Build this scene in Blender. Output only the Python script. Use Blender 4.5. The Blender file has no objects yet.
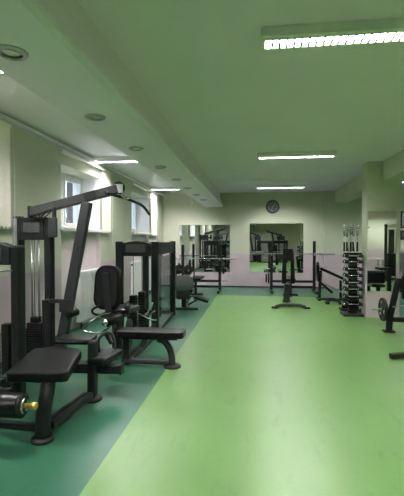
import bpy, bmesh, math, random
from mathutils import Vector, Matrix
random.seed(7)
PI = math.pi
S = bpy.context.scene
COL = S.collection

# ------------------------------------------------------------------ camera, world, exposure
cam = bpy.data.objects.new('camera', bpy.data.cameras.new('camera'))
COL.objects.link(cam)
cam.location = (0, 0, 1.5)
cam.rotation_euler = (math.radians(90 - 1.13), 0, math.radians(7.47))
cam.data.sensor_fit = 'HORIZONTAL'
cam.data.sensor_width = 36
cam.data.lens = 36.0
cam.data.clip_start = 0.05
S.camera = cam

wd = bpy.data.worlds.new('sky'); S.world = wd; wd.use_nodes = True
wd.node_tree.nodes['Background'].inputs[0].default_value = (0.62, 0.76, 0.95, 1)
wd.node_tree.nodes['Background'].inputs[1].default_value = 0.26

S.view_settings.view_transform = 'Standard'
S.view_settings.look = 'None'
S.view_settings.gamma = 1
S.view_settings.use_curve_mapping = False
S.view_settings.exposure = 3.36
TUBE = 75.0            # strength of the fluorescent tubes
S.cycles.use_denoising = True
S.cycles.max_bounces = 10
S.cycles.diffuse_bounces = 6
S.cycles.glossy_bounces = 5
S.cycles.sample_clamp_indirect = 6
S.cycles.caustics_reflective = False
S.cycles.caustics_refractive = False

# ------------------------------------------------------------------ materials
def mat(name, col, rough=0.5, metal=0.0, noise=0.0, nscale=8.0, bump=0.0, bscale=60.0, spec=0.5, coat=0.0):
    m = bpy.data.materials.new(name); m.use_nodes = True
    nt = m.node_tree; b = nt.nodes['Principled BSDF']
    b.inputs['Base Color'].default_value = (*col, 1)
    b.inputs['Roughness'].default_value = rough
    b.inputs['Metallic'].default_value = metal
    b.inputs['Specular IOR Level'].default_value = spec
    b.inputs['Coat Weight'].default_value = coat
    tc = nt.nodes.new('ShaderNodeTexCoord')
    n = nt.nodes.new('ShaderNodeTexNoise'); n.inputs['Scale'].default_value = nscale
    n.inputs['Detail'].default_value = 4
    nt.links.new(tc.outputs['Object'], n.inputs['Vector'])
    r = nt.nodes.new('ShaderNodeValToRGB')
    r.color_ramp.elements[0].position = 0.3; r.color_ramp.elements[1].position = 0.7
    k = noise
    r.color_ramp.elements[0].color = (*[c * (1 - k) for c in col], 1)
    r.color_ramp.elements[1].color = (*[min(1, c * (1 + k)) for c in col], 1)
    nt.links.new(n.outputs['Fac'], r.inputs['Fac'])
    nt.links.new(r.outputs['Color'], b.inputs['Base Color'])
    if bump:
        n2 = nt.nodes.new('ShaderNodeTexNoise'); n2.inputs['Scale'].default_value = bscale
        nt.links.new(tc.outputs['Object'], n2.inputs['Vector'])
        bp = nt.nodes.new('ShaderNodeBump'); bp.inputs['Strength'].default_value = bump
        bp.inputs['Distance'].default_value = 0.01
        nt.links.new(n2.outputs['Fac'], bp.inputs['Height'])
        nt.links.new(bp.outputs['Normal'], b.inputs['Normal'])
    return m

def emit(name, col, strength):
    m = bpy.data.materials.new(name); m.use_nodes = True
    nt = m.node_tree; nt.nodes.clear()
    e = nt.nodes.new('ShaderNodeEmission'); o = nt.nodes.new('ShaderNodeOutputMaterial')
    e.inputs[0].default_value = (*col, 1); e.inputs[1].default_value = strength
    nt.links.new(e.outputs[0], o.inputs[0])
    return m

def wall_mat(name, up, low, h=1.07):
    """two-tone painted wall: upper paint and wainscot paint meet at height h"""
    m = mat(name, up, 0.75, noise=0.03, nscale=1.5, bump=0.15, bscale=90, spec=0.2)
    nt = m.node_tree; b = nt.nodes['Principled BSDF']
    src = b.inputs['Base Color'].links[0].from_socket
    g = nt.nodes.new('ShaderNodeNewGeometry'); s = nt.nodes.new('ShaderNodeSeparateXYZ')
    nt.links.new(g.outputs['Position'], s.inputs[0])
    c = nt.nodes.new('ShaderNodeMath'); c.operation = 'LESS_THAN'; c.inputs[1].default_value = h
    nt.links.new(s.outputs['Z'], c.inputs[0])
    n = nt.nodes.new('ShaderNodeTexNoise'); n.inputs['Scale'].default_value = 2.5; n.inputs['Detail'].default_value = 6
    nt.links.new(g.outputs['Position'], n.inputs['Vector'])
    r = nt.nodes.new('ShaderNodeValToRGB')
    r.color_ramp.elements[0].position = 0.3; r.color_ramp.elements[1].position = 0.75
    r.color_ramp.elements[0].color = (*[x * 0.94 for x in low], 1)
    r.color_ramp.elements[1].color = (*[x * 1.06 for x in low], 1)
    nt.links.new(n.outputs['Fac'], r.inputs['Fac'])
    mx = nt.nodes.new('ShaderNodeMix'); mx.data_type = 'RGBA'
    nt.links.new(c.outputs[0], mx.inputs['Factor'])
    nt.links.new(src, mx.inputs['A']); nt.links.new(r.outputs['Color'], mx.inputs['B'])
    nt.links.new(mx.outputs['Result'], b.inputs['Base Color'])
    return m

def floor_mat(name, a, rough):
    m = mat(name, a, rough, noise=0.05, nscale=1.3, bump=0.05, bscale=25, spec=0.45)
    nt = m.node_tree; b = nt.nodes['Principled BSDF']
    src = b.inputs['Base Color'].links[0].from_socket
    g = nt.nodes.new('ShaderNodeNewGeometry')
    mp = nt.nodes.new('ShaderNodeMapping'); mp.inputs['Scale'].default_value = (3.0, 0.8, 1)
    nt.links.new(g.outputs['Position'], mp.inputs['Vector'])
    n = nt.nodes.new('ShaderNodeTexNoise'); n.inputs['Scale'].default_value = 2.4
    n.inputs['Detail'].default_value = 9; n.inputs['Roughness'].default_value = 0.75
    nt.links.new(mp.outputs[0], n.inputs['Vector'])
    r = nt.nodes.new('ShaderNodeValToRGB')          # scuffs worn into the vinyl
    r.color_ramp.elements[0].position = 0.28; r.color_ramp.elements[0].color = (0.80, 0.80, 0.80, 1)
    r.color_ramp.elements[1].position = 0.46; r.color_ramp.elements[1].color = (1, 1, 1, 1)
    nt.links.new(n.outputs['Fac'], r.inputs['Fac'])
    mx = nt.nodes.new('ShaderNodeMix'); mx.data_type = 'RGBA'; mx.blend_type = 'MULTIPLY'
    mx.inputs['Factor'].default_value = 1
    nt.links.new(src, mx.inputs['A']); nt.links.new(r.outputs['Color'], mx.inputs['B'])
    nt.links.new(mx.outputs['Result'], b.inputs['Base Color'])
    return m

def glass_mat(name, tint, gl=0.08, rough=0.02):
    m = bpy.data.materials.new(name); m.use_nodes = True
    nt = m.node_tree; nt.nodes.clear()
    o = nt.nodes.new('ShaderNodeOutputMaterial'); t = nt.nodes.new('ShaderNodeBsdfTransparent')
    g = nt.nodes.new('ShaderNodeBsdfGlossy'); x = nt.nodes.new('ShaderNodeMixShader')
    t.inputs[0].default_value = (*tint, 1); g.inputs['Roughness'].default_value = rough
    lw = nt.nodes.new('ShaderNodeLayerWeight'); lw.inputs[0].default_value = 0.5
    pw = nt.nodes.new('ShaderNodeMath'); pw.operation = 'POWER'; pw.inputs[1].default_value = 5
    ad = nt.nodes.new('ShaderNodeMath'); ad.operation = 'MULTIPLY_ADD'; ad.inputs[1].default_value = 0.5; ad.inputs[2].default_value = gl; ad.use_clamp = True
    nt.links.new(lw.outputs['Facing'], pw.inputs[0]); nt.links.new(pw.outputs[0], ad.inputs[0]); nt.links.new(ad.outputs[0], x.inputs[0])
    nt.links.new(t.outputs[0], x.inputs[1]); nt.links.new(g.outputs[0], x.inputs[2])
    nt.links.new(x.outputs[0], o.inputs[0])
    return m

WALL_UP = (0.56, 0.58, 0.46); WALL_LOW = (0.57, 0.47, 0.52)
M_wall = wall_mat('painted_wall', WALL_UP, WALL_LOW)
M_niche = wall_mat('window_niche_paint', (0.92, 0.89, 0.90), (0.86, 0.76, 0.77), 1.62)
M_left = wall_mat('left_wall_paint', WALL_UP, (0.56, 0.47, 0.50))
M_ceil = mat('ceiling_paint', (0.90, 0.76, 0.96), 0.8, noise=0.02, nscale=1, bump=0.1, bscale=70, spec=0.2)
M_ceilL = mat('white_ceiling_paint', (0.93, 0.88, 0.93), 0.8, noise=0.02, nscale=1, bump=0.1, bscale=70, spec=0.2)
M_beam = mat('beam_paint', (0.88, 0.80, 0.92), 0.6, noise=0.02, nscale=1, spec=0.3)
M_light = floor_mat('light_green_vinyl', (0.160, 0.318, 0.094), 0.34)
M_dark = floor_mat('dark_green_vinyl', (0.034, 0.135, 0.075), 0.33)
M_white = mat('white_plastic', (0.78, 0.79, 0.75), 0.35, noise=0.02)
M_sill = mat('sill_white', (0.8, 0.78, 0.74), 0.4, noise=0.02)
M_blind = mat('blind_fabric', (0.92, 0.86, 0.76), 0.8, noise=0.04, nscale=30)
M_base = mat('baseboard_dark', (0.05, 0.055, 0.055), 0.5, noise=0.1)
M_mirror = mat('mirror_silver', (0.80, 0.84, 0.80), 0.015, 1.0)
M_edge = mat('mirror_edge', (0.45, 0.55, 0.48), 0.3, noise=0.05)
M_frame = mat('charcoal_steel', (0.017, 0.019, 0.020), 0.36, 0.1, noise=0.15, nscale=12, bump=0.05, bscale=300, spec=0.3)
M_grey = mat('grey_steel', (0.034, 0.035, 0.037), 0.36, 0.1, noise=0.1, nscale=12, spec=0.35)
M_panel = mat('header_panel', (0.055, 0.06, 0.06), 0.5, noise=0.35, nscale=30)
M_silver = mat('silver_strip', (0.45, 0.45, 0.45), 0.35, 0.6, noise=0.05)
M_vinyl = mat('black_vinyl', (0.005, 0.005, 0.006), 0.30, noise=0.2, nscale=20, bump=0.10, bscale=220, spec=0.28)
M_rubber = mat('black_rubber', (0.008, 0.008, 0.008), 0.6, noise=0.2, nscale=20)
M_stack = mat('weight_stack_black', (0.005, 0.005, 0.006), 0.45, 0.2, noise=0.2)
M_chrome = mat('chrome', (0.72, 0.72, 0.72), 0.16, 1.0, noise=0.03)
M_steel = mat('brushed_steel', (0.42, 0.42, 0.42), 0.32, 0.9, noise=0.08)
M_brass = mat('brass_knob', (0.80, 0.56, 0.16), 0.28, 0.9, noise=0.05)
M_cable = mat('steel_cable', (0.12, 0.12, 0.12), 0.4, 0.5)
M_rad = mat('radiator_enamel', (0.86, 0.87, 0.84), 0.35, noise=0.02)
M_lamp = mat('lamp_body_paint', (0.80, 0.80, 0.78), 0.4, noise=0.02)
M_louvre = mat('louvre_dark_metal', (0.03, 0.03, 0.03), 0.4, 0.3)
M_ink = mat('clock_black', (0.02, 0.022, 0.022), 0.4, noise=0.1)
M_face = mat('clock_face', (0.05, 0.06, 0.055), 0.4, noise=0.05)
M_glass = glass_mat('window_glass', (0.95, 0.97, 0.97), 0.04)
M_shroud = glass_mat('smoked_shroud', (0.80, 0.84, 0.82), 0.08, 0.12)
M_tube = emit('fluorescent_tube', (1.0, 0.98, 0.98), TUBE)
M_bark = mat('tree_bark', (0.10, 0.085, 0.07), 0.9, noise=0.3, nscale=14, bump=0.5)
M_ground = mat('outside_ground', (0.45, 0.45, 0.44), 0.9, noise=0.3, nscale=2)
M_house = mat('outside_render', (0.42, 0.42, 0.44), 0.9, noise=0.1, nscale=2)
M_print = mat('printed_sheet', (0.35, 0.36, 0.36), 0.5, noise=0.7, nscale=9)

# ------------------------------------------------------------------ mesh helpers
ORG = Vector((0, 0, 0))

class MB:
    def __init__(s): s.bm = bmesh.new()
    def _merge(s, t, mtx=None):
        if mtx: bmesh.ops.transform(t, matrix=mtx, verts=t.verts)
        me = bpy.data.meshes.new('tmp'); t.to_mesh(me); t.free()
        s.bm.from_mesh(me); bpy.data.meshes.remove(me)
        return s
    def box(s, c, size, bev=0.0, rz=0.0, seg=2, rot=None):
        t = bmesh.new(); bmesh.ops.create_cube(t, size=1)
        bmesh.ops.scale(t, vec=size, verts=t.verts)
        if bev: bmesh.ops.bevel(t, geom=t.edges[:], offset=bev, segments=seg, affect='EDGES', profile=0.5)
        R = rot if rot else Matrix.Rotation(rz, 4, 'Z')
        return s._merge(t, Matrix.Translation(c) @ R)
    def b2(s, x0, x1, y0, y1, z0, z1, bev=0.0):
        return s.box(((x0+x1)/2, (y0+y1)/2, (z0+z1)/2), (abs(x1-x0), abs(y1-y0), abs(z1-z0)), bev)
    def bar(s, p0, p1, w, h, bev=0.008, up=(0, 0, 1)):
        """rectangular tube from p0 to p1; w is across (perpendicular to up), h along up"""
        p0, p1 = Vector(p0), Vector(p1); d = p1 - p0; L = d.length; d.normalize()
        u = Vector(up)
        if abs(d.dot(u)) > 0.98: u = Vector((0, 1, 0))
        x = u.cross(d).normalized(); y = d.cross(x).normalized()
        R = Matrix((x, y, d)).transposed().to_4x4()
        t = bmesh.new(); bmesh.ops.create_cube(t, size=1)
        bmesh.ops.scale(t, vec=(w, h, L), verts=t.verts)
        if bev: bmesh.ops.bevel(t, geom=t.edges[:], offset=bev, segments=2, affect='EDGES', profile=0.5)
        return s._merge(t, Matrix.Translation((p0 + p1) / 2) @ R)
    def cyl(s, p0, p1, r, r2=None, seg=20):
        p0, p1 = Vector(p0), Vector(p1); d = p1 - p0
        t = bmesh.new()
        bmesh.ops.create_cone(t, cap_ends=True, segments=seg, radius1=r, radius2=r if r2 is None else r2, depth=d.length)
        for f in t.faces: f.smooth = len(f.verts) == 4
        return s._merge(t, Matrix.Translation((p0 + p1) / 2) @ d.to_track_quat('Z', 'Y').to_matrix().to_4x4())
    def pill(s, p0, p1, r, seg=24, rd=0.25):
        """cylinder with rounded rims (foam roller, plate, grip)"""
        p0, p1 = Vector(p0), Vector(p1); d = p1 - p0; L = d.length; e = min(r * rd, L * 0.45)
        prof = [(0, 0), (r - e, 0), (r - e * 0.3, e * 0.3), (r, e), (r, L - e), (r - e * 0.3, L - e * 0.3), (r - e, L), (0, L)]
        return s.lathe(prof, p0, d, seg)
    def lathe(s, prof, p0, d, seg=24):
        t = bmesh.new(); rings = []
        for (r, z) in prof:
            if r <= 1e-6: rings.append([t.verts.new((0, 0, z))])
            else: rings.append([t.verts.new((r * math.cos(2*PI*i/seg), r * math.sin(2*PI*i/seg), z)) for i in range(seg)])
        for a, b in zip(rings, rings[1:]):
            for i in range(seg):
                j = (i + 1) % seg
                v = [a[i % len(a)], a[j % len(a)], b[j % len(b)], b[i % len(b)]]
                u = []
                for q in v:
                    if q not in u: u.append(q)
                if len(u) > 2:
                    f = t.faces.new(u); f.smooth = True
        bmesh.ops.recalc_face_normals(t, faces=t.faces)
        return s._merge(t, Matrix.Translation(p0) @ Vector(d).to_track_quat('Z', 'Y').to_matrix().to_4x4())
    def tube(s, pts, r, seg=10, steps=6, flat=None):
        P = [Vector(p) for p in pts]
        if len(P) > 2 and steps > 1:
            Q = []
            E = [2*P[0]-P[1]] + P + [2*P[-1]-P[-2]]
            for i in range(1, len(E)-2):
                for k in range(steps):
                    t = k/steps; a, b, c, d = E[i-1], E[i], E[i+1], E[i+2]
                    Q.append(0.5*((2*b)+(c-a)*t+(2*a-5*b+4*c-d)*t*t+(3*b-a-3*c+d)*t**3))
            Q.append(P[-1]); P = Q
        t = bmesh.new(); rings = []; prev = None
        for i, p in enumerate(P):
            d = (P[min(i+1, len(P)-1)] - P[max(i-1, 0)]).normalized()
            if prev is None:
                u = Vector((0, 0, 1)) if abs(d.z) < 0.9 else Vector((1, 0, 0))
            else: u = prev
            x = (u - d * u.dot(d)).normalized(); y = d.cross(x); prev = x
            fx = flat if flat else 1.0
            rings.append([t.verts.new(p + x*r*math.cos(2*PI*k/seg) + y*r*fx*math.sin(2*PI*k/seg)) for k in range(seg)])
        for a, b in zip(rings, rings[1:]):
            for k in range(seg):
                f = t.faces.new((a[k], a[(k+1) % seg], b[(k+1) % seg], b[k])); f.smooth = True
        t.faces.new(rings[0][::-1]); t.faces.new(rings[-1])
        bmesh.ops.recalc_face_normals(t, faces=t.faces)
        return s._merge(t)
    def prism(s, pts, z0, z1, bev=0.0, mtx=None, seg=3):
        """outline in XY extruded z0..z1, rounded edges; mtx places it"""
        t = bmesh.new()
        vs = [t.verts.new((p[0], p[1], z0)) for p in pts]
        f = t.faces.new(vs)
        r = bmesh.ops.extrude_face_region(t, geom=[f])
        up = [v for v in r['geom'] if isinstance(v, bmesh.types.BMVert)]
        bmesh.ops.translate(t, vec=(0, 0, z1 - z0), verts=up)
        bmesh.ops.recalc_face_normals(t, faces=t.faces)
        if bev: bmesh.ops.bevel(t, geom=t.edges[:], offset=bev, segments=seg, affect='EDGES', profile=0.5, clamp_overlap=True)
        if bev:
            for f in t.faces: f.smooth = False
        return s._merge(t, mtx)
    def build(s, name, m, parent=None, loc=None):
        me = bpy.data.meshes.new(name)
        off = ORG if loc is None else Vector(loc)
        if off.length: bmesh.ops.translate(s.bm, vec=-off, verts=s.bm.verts)
        s.bm.to_mesh(me); s.bm.free()
        me.materials.append(m)
        o = bpy.data.objects.new(name, me); COL.objects.link(o)
        if parent is not None: o.parent = parent
        else: o.location = off
        return o

def rounded(w, h, r, n=5, cx=0, cy=0, taper=1.0):
    """rounded rectangle outline, width at the top multiplied by taper"""
    out = []
    for (sx, sy, a0) in ((1, 1, 0), (-1, 1, 90), (-1, -1, 180), (1, -1, 270)):
        for k in range(n + 1):
            a = math.radians(a0 + 90 * k / n)
            x = sx * (w/2 - r) + r * math.cos(a); y = sy * (h/2 - r) + r * math.sin(a)
            q = 1 + (taper - 1) * (y + h/2) / h
            out.append((cx + x * q, cy + y))
    return out

def tag(o, label, cat, group=None):
    o['label'] = label; o['category'] = cat
    if group: o['group'] = group
    return o
def thing(name, label, cat, loc=(0, 0, 0), group=None):
    global ORG
    o = bpy.data.objects.new(name, None); COL.objects.link(o)
    o.empty_display_size = 0.1; o.location = loc; ORG = Vector(loc)
    return tag(o, label, cat, group)
def done():
    global ORG
    ORG = Vector((0, 0, 0))
def struct(name, mb, m, parent=None):
    o = mb.build(name, m, parent)
    if parent is None: o['kind'] = 'structure'
    return o
def copy_tree(o, parent=None):
    c = o.copy(); COL.objects.link(c)
    if parent is not None: c.parent = parent
    for ch in list(o.children): copy_tree(ch, c)
    return c
def again(src, loc, label, rz=0.0, group=None):
    c = copy_tree(src); c.location = loc; c.rotation_euler = (0, 0, rz); c['label'] = label
    if group: c['group'] = group
    return c

# ------------------------------------------------------------------ the room
H = 3.0; XL = -2.95; YB = 12.85; XR = 6.6; YR = -4.0; XN = -3.32
NICHES = [(2.30, 3.90), (5.87, 7.46), (9.45, 11.08)]
SX = -1.02; SY = 10.9
struct('floor', MB().b2(SX, XR, YR, 8.15, -0.1, 0).b2(SX, 2.13, 8.15, SY, -0.1, 0), M_light)
struct('floor', MB().b2(-3.5, SX, YR, YB+.1, -0.1, 0).b2(SX, XR, SY, YB+.1, -0.1, 0).b2(2.13, XR, 8.15, SY, -0.1, 0), M_dark)
struct('ceiling', MB().b2(-1.12, XR, YR, YB+.1, H, H+.1), M_ceil)
struct('ceiling', MB().b2(-3.5, -1.57, YR, YB+.1, H, H+.1), M_ceilL)
struct('wall_back', MB().b2(-3.5, XR, YB, YB+.12, 0, H), M_wall)
struct('wall_back_pilaster', MB().b2(2.12, 2.78, YB-.09, YB, 0, H), M_wall)
struct('wall_rear', MB().b2(-3.5, XR, YR-.12, YR, 0, H), M_wall)
struct('wall_right', MB().b2(XR, XR+.12, YR, YB, 0, H), M_wall)
w = MB(); y = YR
for a, b in NICHES:
    w.b2(-3.5, XL, y, a, 0, H); w.b2(-3.5, XL, a, b, 2.67, H); y = b
w.b2(-3.5, XL, y, YB, 0, H)
struct('wall_left', w, M_left)
for a, b in NICHES:
    # niche lining: thin cheeks, panel below the window brought forward to catch lamp light
    n = MB().b2(-3.5, -3.04, a+.012, b-.012, 0, 1.64)
    n.b2(-3.5, XL-.002, a, a+.012, 0, 2.67).b2(-3.5, XL-.002, b-.012, b, 0, 2.67)
    struct('wall_left_niche', n, M_niche)
# ceiling beam with a leaning, rounded inner face
prof = [(-1.57, 2.55), (-1.03, 2.55), (-0.995, 2.565), (-1.0, 2.60), (-1.06, 2.74), (-1.10, 2.86), (-1.12, 3.1), (-1.57, 3.1)]
mx = Matrix(((1, 0, 0, 0), (0, 0, 1, 0), (0, 1, 0, 0), (0, 0, 0, 1)))
struct('ceiling_beam_left', MB().prism(prof, YR, YB, 0, mx), M_beam)
struct('ceiling_beam_right', MB().b2(2.42, 2.78, YR, 8.12, 2.64, H).b2(2.42, 2.78, 8.48, YB-.09, 2.64, H), M_wall)
struct('wall_pillar', MB().b2(2.13, 2.74, 8.12, 8.48, 0, H, 0.004), M_wall)
struct('baseboard_back', MB().b2(XL, 2.12, YB-.02, YB, 0, 0.045).b2(2.78, XR, YB-.02, YB, 0, 0.045), M_base)
bb = MB()
y = YR
for a, b in NICHES: bb.b2(XL, XL+.015, y, a, 0, .07); y = b
bb.b2(XL, XL+.015, y, YB-.02, 0, .07)
struct('baseboard_left', bb, M_base)
struct('trim_1', MB().b2(XL, XL+.05, YR, YB, 2.925, 2.965, 0.01), M_beam)       # cable duct under the left ceiling

# windows in the niches
for i, (a, b) in enumerate(NICHES):
    x = XN; fr = MB(); z0, z1 = 1.70, 2.66; t = 0.06; a2, b2_ = a+.013, b-.013; m = (a+b)/2
    fr.b2(x-.08, x, a2, b2_, z0, z0+t, .006).b2(x-.08, x, a2, b2_, z1-t, z1, .006)
    fr.b2(x-.08, x, a2, a2+t, z0+t, z1-t, .006).b2(x-.08, x, b2_-t, b2_, z0+t, z1-t, .006).b2(x-.08, x, m-.04, m+.04, z0+t, z1-t, .006)
    wo = fr.build('window_%d' % (i+1), M_white); wo['kind'] = 'structure'
    sash = MB()
    for (p, q) in ((a2+t, m-.04), (m+.04, b2_-t)):
        sash.b2(x-.05, x+.02, p, q, z0+t, z0+t+.045, .005).b2(x-.05, x+.02, p, q, z1-t-.045, z1-t, .005)
        sash.b2(x-.05, x+.02, p, p+.045, z0+t+.045, z1-t-.045, .005).b2(x-.05, x+.02, q-.045, q, z0+t+.045, z1-t-.045, .005)
    so = sash.build('window_sash', M_white, wo)
    MB().b2(x-.03, x-.024, a2+t+.03, m-.07, z0+.09, z1-.09).b2(x-.03, x-.024, m+.07, b2_-t-.03, z0+.09, z1-.09).build('window_pane', M_glass, wo)
    MB().b2(x+.02, x+.032, m+.07, m+.09, 2.05, 2.19, .004).build('window_handle', M_steel, wo)
    MB().b2(x-.1, XL+.05, a2, b2_, 1.64, 1.70, .008).build('window_sill', M_sill, wo)

# outside, seen through the panes
struct('ground', MB().b2(-40, -3.5, -20, 70, -1.3, -1.2), M_ground)
def tree(x, y, h, label):
    t = thing('bare_tree', label, 'tree', (x, y, -1.2), 'bare trees outside the windows')
    m = MB().tube([(x, y, -1.2), (x+.05, y+.1, .5), (x-.1, y, 2), (x+.05, y-.1, h)], .26, 10, 4)
    m.build('trunk', M_bark, t)
    br = MB()
    for k in range(16):
        z = 0.8 + k * (h-1) / 16; an = k * 2.4; L = 1.8 - .06 * k
        p = Vector((x, y, z)); e = p + Vector((math.cos(an)*L, math.sin(an)*L, .9))
        br.tube([p, (p+e)/2 + Vector((0, 0, .15)), e], .035, 6, 3)
        for j in range(3):
            an2 = an + (j-1) * .8
            br.tube([(p+e)/2, (p+e)/2 + Vector((math.cos(an2)*L*.6, math.sin(an2)*L*.6, .6))], .018, 5, 1)
    br.build('branches', M_bark, t)
    done()
tree(-5.95, 13.0, 6.5, 'thick bare dark tree closest outside the window behind the boom')
tree(-7.0, 17.5, 7.0, 'bare dark tree further off outside the middle window')
tree(-9.0, 23.0, 8.0, 'bare tree outside behind the far window')
hs = thing('neighbour_house', 'grey rendered house seen through the middle window glass', 'building', (-14, 31, -1.2))
MB().b2(-18, -10.5, 27, 35, -1.2, 1.9).build('wall', M_house, hs)
MB().prism([(-18.3, 1.9), (-10.2, 1.9), (-14.2, 3.0)], 26.7, 35.3, 0, mx).build('roof', M_grey, hs)
done()

# ------------------------------------------------------------------ ceiling lamps
LAMPG = 'louvred fluorescent ceiling lamps'
def ceiling_lamp(x0, x1, y, label):
    t = thing('ceiling_lamp', label, 'ceiling lamp', ((x0+x1)/2, y, H), LAMPG)
    w = .115; g = .062; zb = 2.925
    hb = MB().b2(x0, x1, y-w, y+w, 2.985, H-.001)
    hb.b2(x0, x1, y-w, y-g, zb+.006, 2.985, .004).b2(x0, x1, y+g, y+w, zb+.006, 2.985, .004)
    hb.b2(x0, x0+.03, y-g, y+g, zb+.006, 2.985).b2(x1-.03, x1, y-g, y+g, zb+.006, 2.985)
    hb.build('housing', M_lamp, t)
    lv = MB(); n = 24
    lv.b2(x0+.03, x1-.03, y-g, y-g+.003, zb, 2.96).b2(x0+.03, x1-.03, y+g-.003, y+g, zb, 2.96)
    for k in range(1, n):
        x = x0 + .03 + (x1-x0-.06) * k / n
        lv.b2(x-.007, x+.007, y-g+.003, y+g-.003, zb-.003, zb+.015)
    lv.build('louvre', M_louvre, t)
    MB().cyl((x0+.04, y, 2.953), (x1-.04, y, 2.953), .014, seg=8).build('fluorescent_tube', M_tube, t)
    for xx in (x0+.25, x1-.29):
        MB().b2(xx, xx+.04, y-w-.012, y-w, 2.98, H-.001).build('bracket', M_lamp, t)
    done(); return t
ceiling_lamp(0.04, 1.36, 3.02, 'large louvred fluorescent lamp nearest the camera on the main ceiling')
ceiling_lamp(0.04, 1.36, 7.15, 'second louvred fluorescent lamp on the main ceiling, before the far one')
ceiling_lamp(0.04, 1.36, 11.28, 'far louvred fluorescent lamp on main ceiling above the wall clock')
ceiling_lamp(-2.92, -1.62, 3.17, 'louvred lamp at the left picture edge, between beam and window wall')
ceiling_lamp(-2.92, -1.62, 7.15, 'louvred lamp left of the beam above the boom end')
ceiling_lamp(-2.92, -1.62, 11.28, 'farthest louvred lamp left of the beam near the back wall')
for yy, nm in ((-.9, 'louvred lamp behind the camera seen in the mirrors'),):
    ceiling_lamp(0.04, 1.36, yy, nm); ceiling_lamp(-2.92, -1.62, yy, 'louvred lamp behind the camera along the window wall')
ceiling_lamp(3.6, 4.9, 10.6, 'louvred lamp in the side bay behind the pillar')
ceiling_lamp(3.6, 4.9, 4.2, 'louvred lamp in the side bay right of the camera')
ceiling_lamp(5.2, 6.5, -2.6, 'louvred lamp by the rear wall of the side bay, seen in the pillar mirror')

dl = None
DLW = ['nearest the camera, cut close to the left edge', 'second from the camera', 'third from the camera', 'fourth from the camera', 'fifth from the camera', 'sixth from the camera', 'seventh from the camera', 'eighth, closest to the back wall']
for k in range(8):
    y = 2.12 + 1.19 * k
    lab = 'round unlit recessed downlight under the beam, ' + DLW[k]
    if dl is None:
        dl = thing('downlight', lab, 'downlight', (-1.35, y, 2.55), 'round downlights in the beam')
        MB().lathe([(.055, -.012), (.058, -.018), (.08, -.016), (.088, -.004), (.088, 0), (.055, 0)], (-1.35, y, 2.55), (0, 0, 1), 28).build('trim_ring', M_steel, dl)
        MB().lathe([(0, -.010), (.03, -.010), (.052, -.004), (.052, 0), (0, 0)], (-1.35, y, 2.55), (0, 0, 1), 28).build('lens', M_white, dl)
        done()
    else: again(dl, (-1.35, y, 2.55), lab)

# ------------------------------------------------------------------ wall things
def mirror(x0, x1, y, z0, z1, label, edge=.008):
    t = thing('wall_mirror', label, 'mirror', ((x0+x1)/2, y, z0))
    MB().b2(x0, x1, y-.008, y-.003, z0, z1).build('mirror_glass', M_mirror, t)
    MB().b2(x0-.003, x1+.003, y-.003, y-.0005, z0-.003, z1+.003).build('backing', M_edge, t)
    done(); return t
mirror(-2.42, -0.79, YB, .48, 1.99, 'left of the two wall mirrors on the back wall, behind the barbell')
mirror(-0.17, 1.49, YB, .48, 2.02, 'square wall mirror on back wall below the round clock')
mirror(2.145, 2.665, 8.12, .52, 2.05, 'tall narrow mirror on the front of the square pillar')

ck = thing('wall_clock', 'round dark wall clock above the right back mirror', 'clock', (.545, YB, 2.54))
MB().lathe([(0, 0), (.205, 0), (.21, .03), (.19, .045), (.175, .03), (0, .03)], (.545, YB-.0005, 2.54), (0, -1, 0), 40).build('rim', M_ink, ck)
MB().cyl((.545, YB-.031, 2.54), (.545, YB-.036, 2.54), .172, seg=40).build('dial', M_face, ck)
h = MB()
for k in range(12):
    a = 2*PI*k/12; c = Vector((.545 + .135*math.sin(a), YB-.037, 2.54 + .135*math.cos(a)))
    h.box(c, (.014, .004, .04), rot=Matrix.Rotation(a, 4, 'Y'))
h.build('hour_marks', M_steel, ck)
MB().bar((.545, YB-.040, 2.54), (.60, YB-.040, 2.61), .012, .004, 0, (0, 1, 0)).build('hand', M_silver, ck)
MB().bar((.545, YB-.044, 2.54), (.50, YB-.044, 2.42), .010, .004, 0, (0, 1, 0)).build('hand', M_silver, ck)
done()
sp = thing('wall_box', 'small black box fixed at the upper left corner of the square mirror', 'wall box', (-.08, YB-.008, 1.93))
MB().b2(-.16, -.0, YB-.06, YB-.0085, 1.92, 1.995, .01).build('case', M_rubber, sp)
MB().b2(-.15, -.01, YB-.064, YB-.06, 1.93, 1.985, .002).build('front_grille', M_ink, sp)
done()
sn = thing('motion_sensor', 'small white motion sensor high on back wall beside the beam', 'sensor', (-2.0, YB, 2.68))
MB().b2(-2.03, -1.97, YB-.035, YB-.0005, 2.64, 2.72, .01).build('case', M_white, sn)
MB().pill((-2.0, YB-.035, 2.67), (-2.0, YB-.055, 2.67), .02).build('lens', M_white, sn)
done()
pf = thing('framed_poster', 'framed poster on the back wall at the right edge beyond the pillar', 'poster', (4.62, YB, 1.9))
MB().b2(4.34, 4.90, YB-.025, YB-.0005, 1.86, 2.36, .005).build('frame', M_ink, pf)
MB().b2(4.38, 4.86, YB-.029, YB-.025, 1.90, 2.32).build('print', M_print, pf)
done()

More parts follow.
